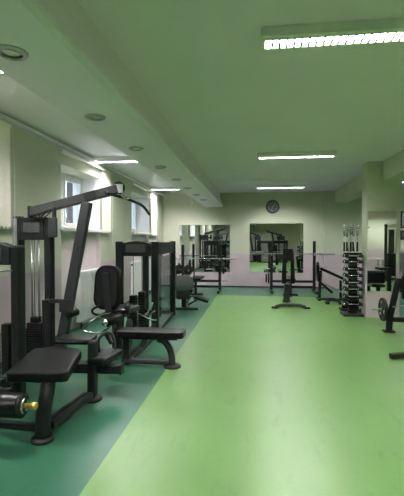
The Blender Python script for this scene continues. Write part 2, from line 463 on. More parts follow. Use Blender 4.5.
# blinds
def blind(name_label, y0, y1, ys0, ys1, ztop=2.83, zbot=1.66, pitch=.075):
    t = thing('vertical_blind', name_label, 'blind', (XL+.06, (y0+y1)/2, ztop), 'vertical blinds')
    MB().b2(XL+.001, XL+.075, y0, y1, ztop, ztop+.035, .006).build('headrail', M_white, t)
    n = max(2, int((ys1-ys0)/pitch)); m = MB()
    for k in range(n):
        y = ys0 + (ys1-ys0) * (k+.5)/n; a = math.radians(random.uniform(-16, -4))
        m.box((XL+.05, y, (ztop+zbot)/2), (.006, .088, ztop-zbot), rz=a)
    m.build('slats', M_blind, t)
    w_ = MB()
    for k in range(n):
        y = ys0 + (ys1-ys0) * (k+.5)/n
        w_.b2(XL+.044, XL+.056, y-.025, y+.025, zbot-.028, zbot)
    w_.build('bottom_weights', M_white, t)
    MB().tube([(XL+.085, ys1+.03, ztop), (XL+.09, ys1+.05, 2.2), (XL+.085, ys1+.04, 1.4)], .003, 6, 4).build('pull_cord', M_white, t)
    done()
blind('closed cream vertical blind at the left picture edge', 2.2, 4.50, 2.25, 4.48)
blind('gathered cream vertical blind beyond the window behind the boom', 5.8, 7.88, 7.46, 7.84, pitch=.04)
blind('gathered pale vertical blind beside the far window', 9.4, 11.9, 11.15, 11.75, pitch=.045)

# radiators: ribbed, standing in front of the niches
def radiator(y0, y1, label, z0=.13, z1=.98):
    t = thing('radiator', label, 'radiator', (XL-.05, (y0+y1)/2, 0), 'white ribbed radiators')
    x0, x1 = XL+.01, XL+.11
    m = MB(); n = int((y1-y0)/.06)
    for k in range(n):
        y = y0 + .06*k
        m.b2(x0, x1, y+.008, y+.042, z0, z1, .014)
    m.build('ribs', M_rad, t)
    MB().b2(x0+.02, x1-.02, y0, y1, z0+.04, z0+.09).b2(x0+.02, x1-.02, y0, y1, z1-.09, z1-.04).build('header_pipes', M_rad, t)
    for yy in (y0+.1, y1-.1): MB().cyl((x0+.05, yy, 0), (x0+.05, yy, z0+.01), .015).build('foot', M_grey, t)
    MB().cyl((x0+.05, y0-.05, z1-.07), (x0+.05, y0, z1-.07), .022).build('valve', M_grey, t)
    done()
radiator(6.35, 7.8, 'white ribbed radiator behind the padded backrest under the window')
radiator(9.3, 10.9, 'white ribbed radiator seen through the far weight tower')

# ------------------------------------------------------------------ machine pieces
def weight_stack(t, x0, x1, y0, y1, ztop, n=12, z0=.14):
    m = MB(); dz = (ztop - z0) / n
    for k in range(n): m.b2(x0, x1, y0, y1, z0 + k*dz, z0 + (k+1)*dz - .004, .003)
    m.build('weight_stack', M_stack, t)
def foot(m, x, y, r=.1, sy=.7): 
    m.lathe([(0, 0.0), (r, 0.0), (r, .018), (r*.85, .03), (0, .03)], (x, y, 0.001), (0, 0, 1), 24)

# ---- machine 1: leg curl machine, nearest on the left
t = thing('leg_curl_machine', 'nearest machine on left with large flat black seat and brass-knobbed roller', 'exercise machine', (-1.9, 3.2, 0))
m = MB()
m.tube([(-1.575, 2.82, .02), (-1.573, 2.83, .2), (-1.56, 2.86, .34), (-1.575, 2.92, .43)], .058, 14, 5, flat=.72)
m.build('front_post', M_frame, t)
m = MB(); foot(m, -1.575, 2.82, .085); m.build('foot_disc', M_rubber, t)
m = MB(); m.bar((-1.51, 3.60, .03), (-1.50, 3.60, .56), .075, .11, .02); m.build('rear_post', M_frame, t)
m = MB(); foot(m, -1.51, 3.60, .09); m.build('foot_disc', M_rubber, t)
m = MB(); m.bar((-1.60, 2.90, .075), (-1.545, 3.53, .075), .045, .06, .012).bar((-1.545, 2.90, .075), (-1.49, 3.53, .075), .045, .06, .012)
m.build('base_rail', M_frame, t)
m = MB(); m.bar((-2.45, 2.90, .075), (-1.62, 2.86, .075), .05, .06, .012); m.build('side_rail', M_frame, t)
m = MB(); m.bar((-2.2, 3.62, .285), (-1.25, 3.66, .285), .08, .09, .012); m.build('cross_beam', M_frame, t)
MB().box((-1.245, 3.66, .285), (.02, .09, .1), .006).build('beam_cap', M_rubber, t)
m = MB(); m.prism([(-1.87, 2.82), (-1.84, 2.80), (-1.43, 2.855), (-1.40, 2.885), (-1.55, 3.46), (-1.60, 3.52), (-1.82, 3.58), (-1.88, 3.57), (-2.02, 3.46)], .425, .505, .028)
m.build('seat', M_vinyl, t)
MB().box((-1.66, 3.05, .412), (.24, .3, .028), .005).build('seat_plate', M_frame, t)
m = MB(); m.pill((-2.5, 2.66, .31), (-1.66, 2.69, .31), .088, 28, .2); m.build('leg_roller', M_vinyl, t)
MB().lathe([(.086, 0), (.086, .012), (.05, .022), (.04, .012), (0, .012)], (-1.66, 2.69, .31), (1, .03, 0), 28).build('roller_cap', M_rubber, t)
MB().lathe([(0, 0), (.058, 0), (.058, .012), (.046, .018), (.04, .01), (0, .01)], (-1.645, 2.69, .31), (1, .03, 0), 28).build('chrome_ring', M_chrome, t)
MB().lathe([(0, 0), (.016, 0), (.016, .045), (.028, .05), (.028, .085), (.02, .09), (0, .09)], (-1.635, 2.69, .31), (1, .03, 0), 18).build('brass_knob', M_brass, t)
m = MB(); m.box((-1.71, 3.70, .540), (.34, .26, .05), .022, rz=math.radians(4)); m.build('thigh_pad', M_vinyl, t)
m = MB(); m.box((-1.42, 3.72, .375), (.19, .40, .075), .028, rz=math.radians(-8)); m.build('small_pad', M_vinyl, t)
MB().box((-1.43, 3.69, .334), (.1, .1, .012)).build('pad_plate', M_frame, t)
m = MB(); m.tube([(-1.52, 3.80, .40), (-1.535, 3.82, .50), (-1.50, 3.86, .56), (-1.44, 3.90, .56), (-1.40, 3.90, .50), (-1.38, 3.86, .40)], .014, 10, 5); m.build('loop_handle', M_rubber, t)
# tower
for x in (-2.185, -2.86):
    MB().b2(x-.045, x+.045, 3.44, 3.56, .0, 1.45, .02).build('tower_post', M_frame, t)
hd = MB(); hd.prism([(-2.805, 1.27), (-2.235, 1.27), (-2.235, 1.44), (-2.33, 1.475), (-2.52, 1.49), (-2.71, 1.475), (-2.805, 1.44)], 3.44, 3.56, .006, mx)
h_ = hd.build('tower_header', M_frame, t)
MB().b2(-2.73, -2.31, 3.428, 3.438, 1.31, 1.43, .003).build('instruction_panel', M_panel, h_)
MB().b2(-2.805, -2.235, 3.42, 3.58, .04, .13, .01).build('tower_base', M_frame, t)
weight_stack(t, -2.62, -2.40, 3.45, 3.55, .62)
m = MB()
for x in (-2.58, -2.44): m.cyl((x, 3.5, .62), (x, 3.5, 1.27), .010, seg=10)
m.build('guide_rods', M_steel, t)
MB().cyl((-2.51, 3.5, .62), (-2.51, 3.5, 1.27), .004, seg=6).build('cable', M_cable, t)
MB().b2(-2.34, -2.26, 3.46, 3.54, .13, .72, .01).build('stack_shroud', M_stack, t)
MB().b2(-2.24, -2.14, 3.26, 3.44, .22, .30, .01).bar((-2.19, 3.30, .26), (-2.19, 2.74, .29), .05, .06, .01).build('roller_arm', M_frame, t)
m = MB(); m.tube([(-2.7, 3.38, 1.25), (-2.62, 3.38, 1.20), (-2.5, 3.38, 1.24), (-2.4, 3.38, 1.20), (-2.26, 3.38, 1.22), (-2.2, 3.43, 1.22)], .008, 8, 4); m.build('cable_guide', M_cable, t)
done()

# ---- machine 2: lat pulldown with the long boom
YA = 4.6
lat = thing('lat_pulldown_machine', 'tall pulldown machine with long sloping boom reaching past the near window', 'exercise machine', (-2.3, YA, 0))
t = lat
m = MB(); m.b2(-2.90, -2.81, YA-.06, YA+.06, 0, 1.79, .015); m.build('tower_post', M_frame, t)
MB().b2(-2.899, -2.845, YA-.067, YA-.061, 1.0, 1.76).build('silver_strip', M_silver, t)
m = MB(); m.b2(-2.505, -2.42, YA-.06, YA+.06, 0, 1.77, .015); m.build('tower_post', M_frame, t)
hd = MB(); hd.prism([(-2.81, 1.50), (-2.505, 1.50), (-2.505, 1.75), (-2.65, 1.78), (-2.81, 1.76)], YA-.06, YA+.06, .006, mx)
h_ = hd.build('tower_header', M_frame, t)
MB().b2(-2.76, -2.55, YA-.072, YA-.062, 1.59, 1.71, .003).build('instruction_panel', M_panel, h_)
MB().b2(-2.81, -2.505, YA-.07, YA+.07, .03, .12, .01).build('tower_base', M_frame, t)
weight_stack(t, -2.74, -2.55, YA-.05, YA+.05, .50)
MB().b2(-2.70, -2.59, YA-.04, YA+.04, .50, .57, .01).build('stack_cap', M_stack, t)
MB().b2(-2.79, -2.745, YA-.04, YA+.04, .12, .42, .005).b2(-2.54, -2.49, YA-.05, YA+.05, .12, .78, .005).build('stack_shroud', M_stack, t)
m = MB()
for x in (-2.69, -2.60): m.cyl((x, YA, .57), (x, YA, 1.50), .011, seg=10)
m.build('guide_rods', M_steel, t)
MB().cyl((-2.645, YA-.02, .57), (-2.645, YA-.02, 1.50), .005, seg=6).build('cable', M_cable, t)
B0 = Vector((-2.63, YA-.12, 1.83)); B1 = Vector((-1.55, YA-.12, 2.085))
m = MB(); m.bar(B0, B1, .085, .105, .012); m.build('boom', M_grey, t)
MB().box(B0 + Vector((-.0, 0, .0)), (.03, .1, .14), .006).build('boom_end_plate', M_frame, t)
bh = MB(); bh.lathe([(0, 0), (.065, 0), (.07, .01), (.06, .025), (.07, .04), (.065, .05), (0, .05)], (-1.55, YA-.145, 2.10), (0, 1, 0), 22).build('pulley_wheel', M_rubber, t)
MB().box((-1.54, YA-.155, 2.085), (.10, .008, .10), .003).box((-1.54, YA-.085, 2.085), (.10, .008, .10), .003).build('pulley_bracket', M_steel, t)
MB().box((-1.88, YA-.17, 2.00), (.14, .010, .11), .004, rot=Matrix.Rotation(-.24, 4, 'Y')).build('boom_joint_plate', M_frame, t)
m = MB(); m.bar((-1.93, YA-.12, 1.94), (-2.30, YA-.12, .06), .09, .115, .014, (1, 0, 0)); m.build('leaning_upright', M_grey, t)
MB().b2(-2.38, -1.95, YA-.17, YA-.07, .0, .08, .01).build('base_rail', M_frame, t)
m = MB()
for dx in (0, .05):
    m.tube([(-2.58+dx, YA-.12, 1.79), (-2.53+dx, YA-.15, 1.76), (-2.47+dx, YA-.15, 1.78), (-2.42+dx, YA-.15, 1.83), (-2.38+dx, YA-.14, 1.86)], .008, 8, 4)
m.build('cable_loops', M_rubber, t)
m = MB(); m.b2(-2.37, -2.265, YA-.21, YA-.17, 1.53, 1.76, .012); m.build('pulley_cover', M_grey, t)
MB().bar((-2.33, YA-.17, 1.63), (-2.43, YA-.061, 1.63), .02, .06, .003).build('cover_bracket', M_frame, t)
MB().b2(-2.33, -2.30, YA-.19, YA-.13, 1.76, 1.88, .004).build('cover_bracket', M_frame, t)
m = MB(); m.cyl((-1.50, YA-.12, 2.05), (-1.50, YA-.10, 1.985), .006, seg=8).tube([(-1.53, YA-.12, 2.03), (-1.51, YA-.16, 2.0), (-1.47, YA-.12, 1.97), (-1.46, YA-.06, 1.98)], .012, 8, 4)
m.build('snap_hook', M_chrome, t)
m = MB(); m.tube([(-1.60, YA-.42, 2.01), (-1.50, YA-.12, 1.985), (-1.45, YA+.05, 1.965), (-1.38, YA+.28, 1.92), (-1.35, YA+.48, 1.83)], .017, 10, 5)
m.build('lat_bar', M_rubber, t)
# mid bracket, thigh hold-down and small handles by the upright
MB().box((-2.16, YA-.19, .74), (.17, .012, .15), .01).box((-2.32, YA-.17, .79), (.2, .03, .045), .006).build('mid_bracket', M_grey, t)
MB().cyl((-2.42, YA-.22, .79), (-2.36, YA-.20, .79), .02, seg=12).build('bracket_knob', M_rubber, t)
MB().pill((-2.13, YA-.20, .64), (-2.11, YA-.02, .64), .045).build('thigh_roller', M_vinyl, t)
done()

# ---- machine 3: leg extension with oval backrest seen from behind
t = thing('leg_extension_machine', 'leg extension machine with tall oval padded backrest seen from behind', 'exercise machine', (-1.85, 5.15, 0))
T = Matrix.Translation((-1.90, 5.06, .88)) @ Matrix.Rotation(math.radians(-10), 4, 'Z') @ Matrix.Rotation(math.radians(84), 4, 'X')
m = MB(); m.prism(rounded(.40, .58, .15, 6, taper=.94), -.035, .035, .02, T); m.build('backrest', M_vinyl, t)
m = MB(); m.prism(rounded(.31, .50, .12, 6, taper=.94), .036, .05, .004, T); m.build('backrest_shell', M_rubber, t)
m = MB(); m.bar((-1.90, 4.965, 1.08), (-1.86, 5.01, .42), .085, .045, .008, (0, 1, 0)); m.build('backrest_bracket', M_grey, t)
m = MB(); m.box((-1.73, 5.2, .575), (.30, .42, .07), .025, rz=-.1); m.build('seat', M_vinyl, t)
m = MB(); m.b2(-1.83, -1.73, 5.0, 5.12, .03, .54, .012); m.build('main_post', M_frame, t)
m = MB(); m.b2(-2.12, -1.66, 5.0, 5.12, .0, .06, .012).b2(-1.84, -1.74, 5.12, 5.6, 0, .06, .012).b2(-1.84, -1.74, 4.92, 5.0, 0, .06, .01); m.build('base_frame', M_frame, t)
m = MB(); m.pill((-1.775, 4.62, .515), (-1.68, 4.88, .535), .060, 24, .2); m.build('shin_roller', M_vinyl, t)
MB().lathe([(0, 0), (.050, 0), (.047, .012), (.020, .016), (.016, .03), (0, .03)], (-1.776, 4.619, .515), (-.34, -.94, -0.05), 20).build('chrome_cap', M_chrome, t)
MB().lathe([(0, 0), (.045, 0), (.042, .01), (0, .014)], (-1.61, 4.96, .655), (.0, -1, 0), 20).bar((-1.62, 5.0, .545), (-1.76, 5.06, .50), .05, .05, .008).build('roller_pivot', M_grey, t)
m = MB(); m.tube([(-1.80, 4.90, .58), (-1.88, 4.72, .575), (-1.95, 4.62, .52), (-2.04, 4.62, .43), (-2.02, 4.62, .40), (-1.93, 4.62, .38), (-1.82, 4.66, .39), (-1.79, 4.96, .44)], .015, 10, 5); m.build('grip_handle', M_chrome, t)
m = MB(); m.tube([(-2.02, 5.0, .72), (-1.99, 5.0, .66), (-2.08, 4.98, .60), (-2.06, 4.99, .54), (-1.92, 5.0, .52), (-1.84, 5.03, .50)], .016, 10, 5); m.build('side_handle', M_rubber, t)
m = MB(); m.bar((-1.69, 4.70, .45), (-1.80, 5.0, .33), .05, .06, .01).bar((-1.84, 4.74, .40), (-1.72, 4.70, .24), .04, .05, .01); m.build('swing_arm', M_frame, t)
MB().lathe([(0, 0), (.10, 0), (.10, .02), (0, .02)], (-1.66, 5.17, .36), (1, -.1, 0), 24).build('cam_disc', M_grey, t)
done()

# ---- machine 4: seated row: long bench and far weight tower
t = thing('seated_row_machine', 'low row machine with long flat black bench ending at the light green floor', 'exercise machine', (-1.2, 4.63, 0))
m = MB(); m.prism(rounded(.80, .27, .05, 5, cx=-1.215, cy=4.66), .365, .435, .025); m.build('bench_pad', M_vinyl, t)
MB().b2(-1.58, -.90, 4.62, 4.70, .325, .364, .006).build('pad_rail', M_frame, t)
m = MB(); m.tube([(-1.14, 4.66, .33), (-1.06, 4.66, .30), (-1.00, 4.66, .22), (-.97, 4.66, .12), (-.965, 4.66, .02)], .04, 12, 5, flat=.8); m.build('front_leg', M_grey, t)
m = MB(); foot(m, -.965, 4.66, .10); m.build('foot_disc', M_rubber, t)
MB().b2(-1.58, -1.0, 4.625, 4.695, .03, .085, .012).build('base_rail', M_grey, t)
m = MB(); m.b2(-1.56, -1.48, 4.62, 4.70, .085, .33, .01); m.build('rear_leg', M_frame, t)
m = MB(); m.b2(-1.575, -1.49, 4.70, 6.02, .0, .07, .012); m.build('long_rail', M_frame, t)
MB().bar((-1.52, 5.25, .05), (-1.42, 5.60, .30), .05, .05, .01).build('foot_plate', M_frame, t)
m = MB()
m.tube([(-1.52, 5.40, .44), (-1.47, 5.42, .50), (-1.42, 5.42, .57), (-1.40, 5.43, .64)], .012, 8, 4)
m.tube([(-1.54, 5.45, .44), (-1.45, 5.42, .47), (-1.36, 5.40, .53)], .012, 8, 4)
m.tube([(-1.60, 5.42, .48), (-1.50, 5.40, .44), (-1.42, 5.42, .40), (-1.36, 5.5, .38)], .012, 8, 4)
m.build('row_handle', M_chrome, t)
MB().bar((-1.53, 5.42, .07), (-1.50, 5.44, .46), .03, .03, .004).build('handle_rest', M_frame, t)
done()

tow = t = thing('weight_tower', 'dark four-post weight tower with smoked side panel before the far radiator', 'weight tower', (-1.85, 7.0, 0))
P = [(-2.10, 6.10), (-1.53, 6.10), (-1.63, 7.92), (-2.18, 7.92)]
for i, (x, y) in enumerate(P):
    MB().b2(x-.055, x+.055, y-.05, y+.05, 0, 1.48, .015).build('tower_post', M_frame, t)
hd = MB(); hd.prism([(-2.045, 1.25), (-1.585, 1.25), (-1.585, 1.44), (-1.70, 1.475), (-1.815, 1.485), (-1.93, 1.475), (-2.045, 1.44)], 6.05, 6.15, .006, mx)
h_ = hd.build('tower_header', M_frame, t)
MB().b2(-1.98, -1.66, 6.035, 6.048, 1.31, 1.43, .003).build('instruction_panel', M_panel, h_)
MB().bar((-1.535, 6.15, 1.36), (-1.63, 7.87, 1.36), .06, .20, .01).build('side_header', M_frame, t)
MB().bar((-2.10, 6.15, 1.36), (-2.18, 7.87, 1.36), .06, .20, .01).build('side_header', M_frame, t)
MB().b2(-2.12, -1.69, 7.88, 7.96, 1.26, 1.46, .01).build('rear_header', M_frame, t)
MB().bar((-1.53, 6.15, .66), (-1.62, 7.87, .66), .008, 1.14, 0).build('side_panel', M_shroud, t)
MB().b2(-2.045, -1.585, 6.06, 6.14, .02, .10, .01).b2(-2.12, -1.69, 7.88, 7.96, .02, .10, .01).bar((-1.53, 6.15, .04), (-1.63, 7.87, .04), .06, .07, .01).build('tower_base', M_frame, t)
weight_stack(t, -1.93, -1.83, 6.04, 6.16, .64, 14, .11)
weight_stack(t, -1.79, -1.69, 6.04, 6.16, .70, 14, .11)
MB().b2(-1.97, -1.935, 6.05, 6.15, .11, .42, .005).build('stack_shroud', M_stack, t)
MB().b2(-1.685, -1.64, 6.05, 6.15, .11, .42, .005).build('stack_shroud', M_stack, t)
m = MB()
for x in (-1.88, -1.74): m.cyl((x, 6.1, .6), (x, 6.1, 1.25), .009, seg=10)
m.build('guide_rods', M_steel, t)
m = MB(); m.cyl((-1.72, 7.2, .1), (-1.72, 7.2, 1.3), .03, seg=12); m.build('inner_column', M_grey, t)
done()

# free plates used in several places
def plate(x, y, z, r, th, axis, label, group='black weight plates', holes=False):
    t = thing('weight_plate', label, 'weight plate', (x, y, z), group)
    ax = Vector(axis).normalized(); p = Vector((x, y, z)) - ax*th/2
    prof = [(.016, 0), (r*.35, 0), (r*.4, th*.22), (r*.8, th*.22), (r*.86, 0), (r*.96, 0), (r, th*.25), (r, th*.75), (r*.96, th), (r*.86, th), (r*.8, th*.78), (r*.4, th*.78), (r*.35, th), (.016, th), (.016, 0)]
    MB().lathe(prof, p, ax, 32).build('plate_disc', M_rubber, t)
    MB().lathe([(.0155, -.001), (.028, -.001), (.028, th+.001), (.0155, th+.001), (.0155, -.001)], p, ax, 20).build('hub_ring', M_steel, t)
    if holes:
        u = ax.orthogonal().normalized(); v = ax.cross(u)
        h = MB()
        for k in range(3):
            a = 2*PI*k/3 + .5
            c = p + (u*math.cos(a) + v*math.sin(a)) * r*.6
            h.lathe([(0, -.0), (.028, -.0), (.028, th*.24), (0, th*.24)], c, ax, 14)
            h.lathe([(0, th*.76), (.028, th*.76), (.028, th), (0, th)], c, ax, 14)
        h.build('grip_inserts', M_steel, t)
    done(); return t
def barbell(x0, x1, y, z, label):
    t = thing('barbell', label, 'barbell', ((x0+x1)/2, y, z))
    MB().cyl((x0+.38, y, z), (x1-.38, y, z), .014, seg=14).build('shaft', M_chrome, t)
    for s, a, b in ((-1, x0, x0+.38), (1, x1-.38, x1)):
        MB().cyl((a, y, z), (b, y, z), .024, seg=16).build('sleeve', M_steel, t)
        e = b if s < 0 else a
        MB().cyl((e-.02, y, z), (e+.02, y, z), .036, seg=16).build('collar', M_steel, t)
    done()

# ---- rounded-back seat further along the dark floor
t = thing('shoulder_press_seat', 'squat machine seat with broad rounded dark back, beyond the weight tower', 'exercise machine', (-1.5, 8.6, 0))
T = Matrix.Translation((-1.52, 8.5, .58)) @ Matrix.Rotation(math.radians(82), 4, 'X')
MB().prism(rounded(.47, .34, .15, 6, taper=.9), -.03, .03, .02, T).build('backrest', M_panel, t)
T2 = Matrix.Translation((-1.52, 8.47, .36)) @ Matrix.Rotation(math.radians(86), 4, 'X')
MB().prism(rounded(.30, .26, .05, 4), -.015, .015, .008, T2).build('rear_cover', M_grey, t)
MB().box((-1.50, 8.74, .40), (.34, .38, .08), .03).build('seat', M_vinyl, t)
MB().b2(-1.57, -1.47, 8.55, 8.67, .05, .36, .01).build('main_post', M_frame, t)
MB().b2(-1.78, -1.20, 8.5, 8.58, 0, .05, .01).b2(-1.56, -1.48, 8.58, 9.3, 0, .05, .01).build('base_frame', M_grey, t)
MB().bar((-1.48, 8.95, .05), (-1.28, 9.0, .16), .04, .04, .006).tube([(-1.5, 8.8, .1), (-1.38, 8.85, .26), (-1.30, 8.88, .12)], .014, 8, 4).build('foot_arm', M_grey, t)
MB().box((-1.19, 9.02, .17), (.34, .30, .06), .02, rot=Matrix.Rotation(.28, 4, 'Y')).build('foot_pad', M_vinyl, t)
for s in (-1, 1):
    MB().tube([(-1.52+s*.17, 8.72, .52), (-1.52+s*.2, 8.74, .8), (-1.52+s*.12, 8.78, .92)], .016, 8, 4).build('side_handle', M_rubber, t)
done()

# ---- bench press racks
def press_rack(xa, xb, y, ztop, zbar, label, bench=True, pegs=(.68, .30), bx=None):
    t = thing('bench_press_rack', label, 'bench press rack', ((xa+xb)/2, y, 0), 'bench press racks')
    for x in (xa, xb):
        u = MB().b2(x-.04, x+.04, y-.04, y+.04, 0, ztop, .008).build('upright', M_frame, t)
        MB().b2(x-.02, x+.02, y-.10, y-.041, zbar-.05, zbar-.0145, .004).b2(x-.02, x+.02, y-.105, y-.09, zbar-.0145, zbar+.03, .003).build('bar_hook', M_steel, u)
        MB().b2(x-.035, x+.035, y-.55, y-.041, 0, .06, .01).b2(x-.035, x+.035, y+.041, y+.25, 0, .06, .01).build('base_foot', M_frame, u)
        sg = -1 if x == xa else 1
        for zp in pegs: MB().cyl((x+sg*.04, y, zp), (x+sg*.24, y, zp), .0145, seg=12).build('storage_peg', M_steel, u)
    MB().b2(xa+.04, xb-.04, y-.03, y+.03, .10, .17, .008).build('lower_rail', M_frame, t)
    MB().b2(xa+.04, xb-.04, y-.03, y+.03, .26, .33, .008).build('middle_rail', M_frame, t)
    if bench:
        bx = bx if bx is not None else (xa+xb)/2
        MB().prism(rounded(.28, 1.0, .04, 4, cx=bx, cy=y-.56), .40, .46, .02).build('bench_pad', M_vinyl, t)
        MB().b2(bx-.035, bx+.035, y-1.0, y-.031, .34, .395, .008).b2(bx-.035, bx+.035, y-.95, y-.88, 0, .34, .008).b2(bx-.2, bx+.2, y-.95, y-.88, 0, .05, .008).build('bench_frame', M_frame, t)
    done()
press_rack(-2.12, -1.02, 11.8, 1.36, .955, 'bench press rack in front of the left back mirror', bx=-1.6)
barbell(-2.80, -.52, 11.715, .955, 'long steel barbell resting across the left bench press rack')
press_rack(.48, 1.70, 12.0, 1.47, 1.10, 'bench press rack in front of the square mirror, behind the upright bench', bx=.95, pegs=(.66, .38))
barbell(-.12, 2.26, 11.915, 1.10, 'long steel barbell resting across the right bench press rack')
plate(-2.24, 11.8, .68, .15, .045, (1, 0, 0), 'black plate on the left peg of the left bench press rack')
plate(-.91, 11.8, .68, .18, .045, (1, 0, 0), 'black plate on the upper right peg of the left bench press rack')
plate(.40, 12.0, .38, .15, .045, (1, 0, 0), 'inner black plate low on left peg of right bench press rack')
plate(.33, 12.0, .38, .13, .045, (1, 0, 0), 'outer black plate low on left peg of right bench press rack')
plate(1.80, 12.0, .66, .21, .045, (1, 0, 0), 'large black plate on the right peg of the right bench press rack')

def plate_tree(x, y, label, zs, w=.5, h=.9):
    t = thing('plate_tree', label, 'plate rack', (x, y, 0), 'plate storage stands')
    MB().b2(x-.03, x+.03, y-.03, y+.03, .04, h, .006).build('post', M_frame, t)
    MB().b2(x-.22, x+.22, y-.03, y+.03, 0, .04, .006).b2(x-.03, x+.03, y-.22, y+.22, 0, .04, .006).build('base', M_frame, t)
    m = MB()
    for z in zs: m.cyl((x-w/2*.7, y+w/2*.71, z), (x+w/2*.7, y-w/2*.71, z), .0145, seg=12)
    m.build('pegs', M_steel, t)
    done()
plate_tree(-1.86, 10.4, 'plate stand with black plates between rounded seat and left rack', (.72,), .54, 1.05)
plate(-2.01, 10.55, .72, .13, .045, (.7, -.71, 0), 'black plate on left peg of the plate stand')
plate(-1.71, 10.25, .72, .14, .045, (.7, -.71, 0), 'black plate on right peg of the plate stand')
# ---- upright adjustable bench in the middle
t = thing('adjustable_bench', 'adjustable bench with backrest raised upright, alone in mid floor', 'weight bench', (.78, 9.4, 0))
xc = .755
pts = [(-.11, .80), (.11, .80), (.125, .70), (.16, .05), (.145, .0), (.055, .0), (.055, .52), (-.04, .52), (-.04, .0), (-.135, .0), (-.15, .05)]
T = Matrix.Translation((xc, 9.42, .50)) @ Matrix.Rotation(math.radians(86), 4, 'X')
MB().prism(pts, -.03, .03, .012, T).build('backrest', M_vinyl, t)
MB().b2(xc-.06, xc+.06, 9.52, 9.94, .40, .46, .01).build('seat', M_vinyl, t)
MB().bar((xc-.01, 9.42, .50), (xc-.03, 9.55, .06), .14, .07, .01, (0, 1, 0)).build('main_post', M_grey, t)
MB().bar((xc+.01, 9.48, .52), (xc+.01, 9.9, .38), .05, .05, .008).bar((xc, 9.9, .40), (xc, 9.9, .05), .05, .05, .008).build('seat_frame', M_grey, t)
MB().b2(xc-.03, xc+.03, 9.1, 9.95, .03, .08, .01).b2(xc-.09, xc+.09, 9.9, 9.96, 0, .05, .01).build('base_spine', M_grey, t)
MB().tube([(.46, 9.0, .035), (.58, 9.05, .06), (.78, 9.07, .065), (.98, 9.05, .06), (1.10, 9.0, .035)], .038, 10, 5).build('front_crossbar', M_grey, t)
for x in (.43, 1.13): MB().box((x, 8.99, .0205), (.13, .08, .04), .012).build('foot_cap', M_rubber, t)
MB().lathe([(0, 0), (.02, 0), (.02, .03), (0, .03)], (xc+.06, 9.5, .2), (1, 0, 0), 14).build('adjustment_knob', M_rubber, t)
done()

# ---- incline bench at the right
t = thing('incline_bench', 'black incline bench with raised sloping pad, left of dumbbell rack', 'weight bench', (1.85, 10.4, 0))
m = MB(); m.bar((1.60, 10.4, .80), (2.22, 10.42, .52), .28, .07, .025); m.build('backrest', M_vinyl, t)
m = MB(); m.bar((1.54, 10.4, .90), (1.58, 10.4, .46), .28, .07, .025, (1, 0, 0)); m.build('head_pad', M_vinyl, t)
m = MB(); m.bar((1.62, 10.4, .44), (1.92, 10.4, .18), .07, .06, .01).bar((1.60, 10.4, .05), (1.63, 10.4, .74), .07, .06, .01, (0, 1, 0)).bar((2.12, 10.42, .05), (2.12, 10.42, .50), .06, .06, .01, (0, 1, 0)); m.build('support_posts', M_frame, t)
MB().b2(1.55, 2.35, 10.36, 10.44, 0, .05, .01).b2(1.55, 1.62, 10.2, 10.6, 0, .05, .01).b2(2.28, 2.35, 10.2, 10.6, 0, .05, .01).build('base_frame', M_frame, t)
MB().bar((1.70, 10.2, .42), (2.25, 10.2, .16), .05, .04, .006).build('brace', M_steel, t)
done()
t = thing('floor_bench', 'low dark bench frame on floor beside the dumbbell rack', 'floor bench', (1.85, 9.75, 0))
MB().tube([(1.68, 9.76, .05), (1.76, 9.72, .10), (1.88, 9.72, .09), (2.0, 9.76, .05)], .03, 10, 4).build('frame_tube', M_grey, t)
MB().b2(1.64, 1.73, 9.67, 9.85, .0005, .05, .015).build('foot_cap', M_rubber, t)
MB().b2(1.95, 2.04, 9.67, 9.85, .0005, .05, .015).build('foot_cap', M_rubber, t)
MB().box((1.77, 9.76, .135), (.20, .18, .035), .015).build('small_pad', M_vinyl, t)
done()

# ---- dumbbell rack and its dumbbells
RX, RY = 1.93, 8.36
t = thing('dumbbell_rack', 'tall black dumbbell rack standing left of the square pillar', 'dumbbell rack', (RX, RY, 0))
MB().b2(RX-.20, RX+.185, RY-.17, RY+.2, 0.0, .05, .012).build('base', M_rubber, t)
MB().b2(RX-.085, RX+.085, RY-.03, RY+.03, .05, 1.24, .01).build('column', M_stack, t)
zs = [1.175, 1.06, .915, .79, .65, .52, .37, .22]
for z in zs:
    for s in (-1, 1):
        MB().bar((RX-.10, RY+s*.085, z-.045), (RX+.10, RY+s*.085, z-.045), .08, .012, .003).bar((RX, RY+s*.03, z-.08), (RX, RY+s*.11, z-.05), .10, .02, .004).build('cradle', M_stack, t)
MB().b2(RX-.17, RX+.17, RY-.05, RY+.05, 1.215, 1.25, .01).build('top_cap', M_stack, t)
done()
def dumbbell(x, y, z, label, hr=.05):
    t = thing('dumbbell', label, 'dumbbell', (x, y, z), 'dumbbells on the black rack')
    MB().cyl((x-.12, y, z), (x+.12, y, z), .014, seg=12).build('handle', M_chrome, t)
    for s in (-1, 1):
        h = MB().pill((x+s*.095, y, z), (x+s*.165, y, z), hr, 18, .2).build('head', M_rubber, t)
        MB().pill((x+s*.165, y, z), (x+s*.19, y, z), hr*.8, 16, .45).build('chrome_cap', M_chrome, h)
        MB().cyl((x+s*.08, y, z), (x+s*.095, y, z), hr*.8, seg=16).build('collar', M_chrome, h)
    done(); return t
ORD = ['top', 'second', 'third', 'fourth', 'fifth', 'sixth', 'seventh', 'lowest']
d0 = None
for s in (-1, 1):
    for k, z in enumerate(zs):
        lab = ('black and chrome dumbbell on the %s level of the rack, facing camera' % ORD[k]) if s < 0 else \
              ('dumbbell on far side of the rack, %s level, seen in the mirror' % ORD[k])
        p = (RX, RY + s*.085, z + .012)
        if d0 is None: d0 = dumbbell(*p, lab, .036)
        else:
            c = again(d0, p, lab)
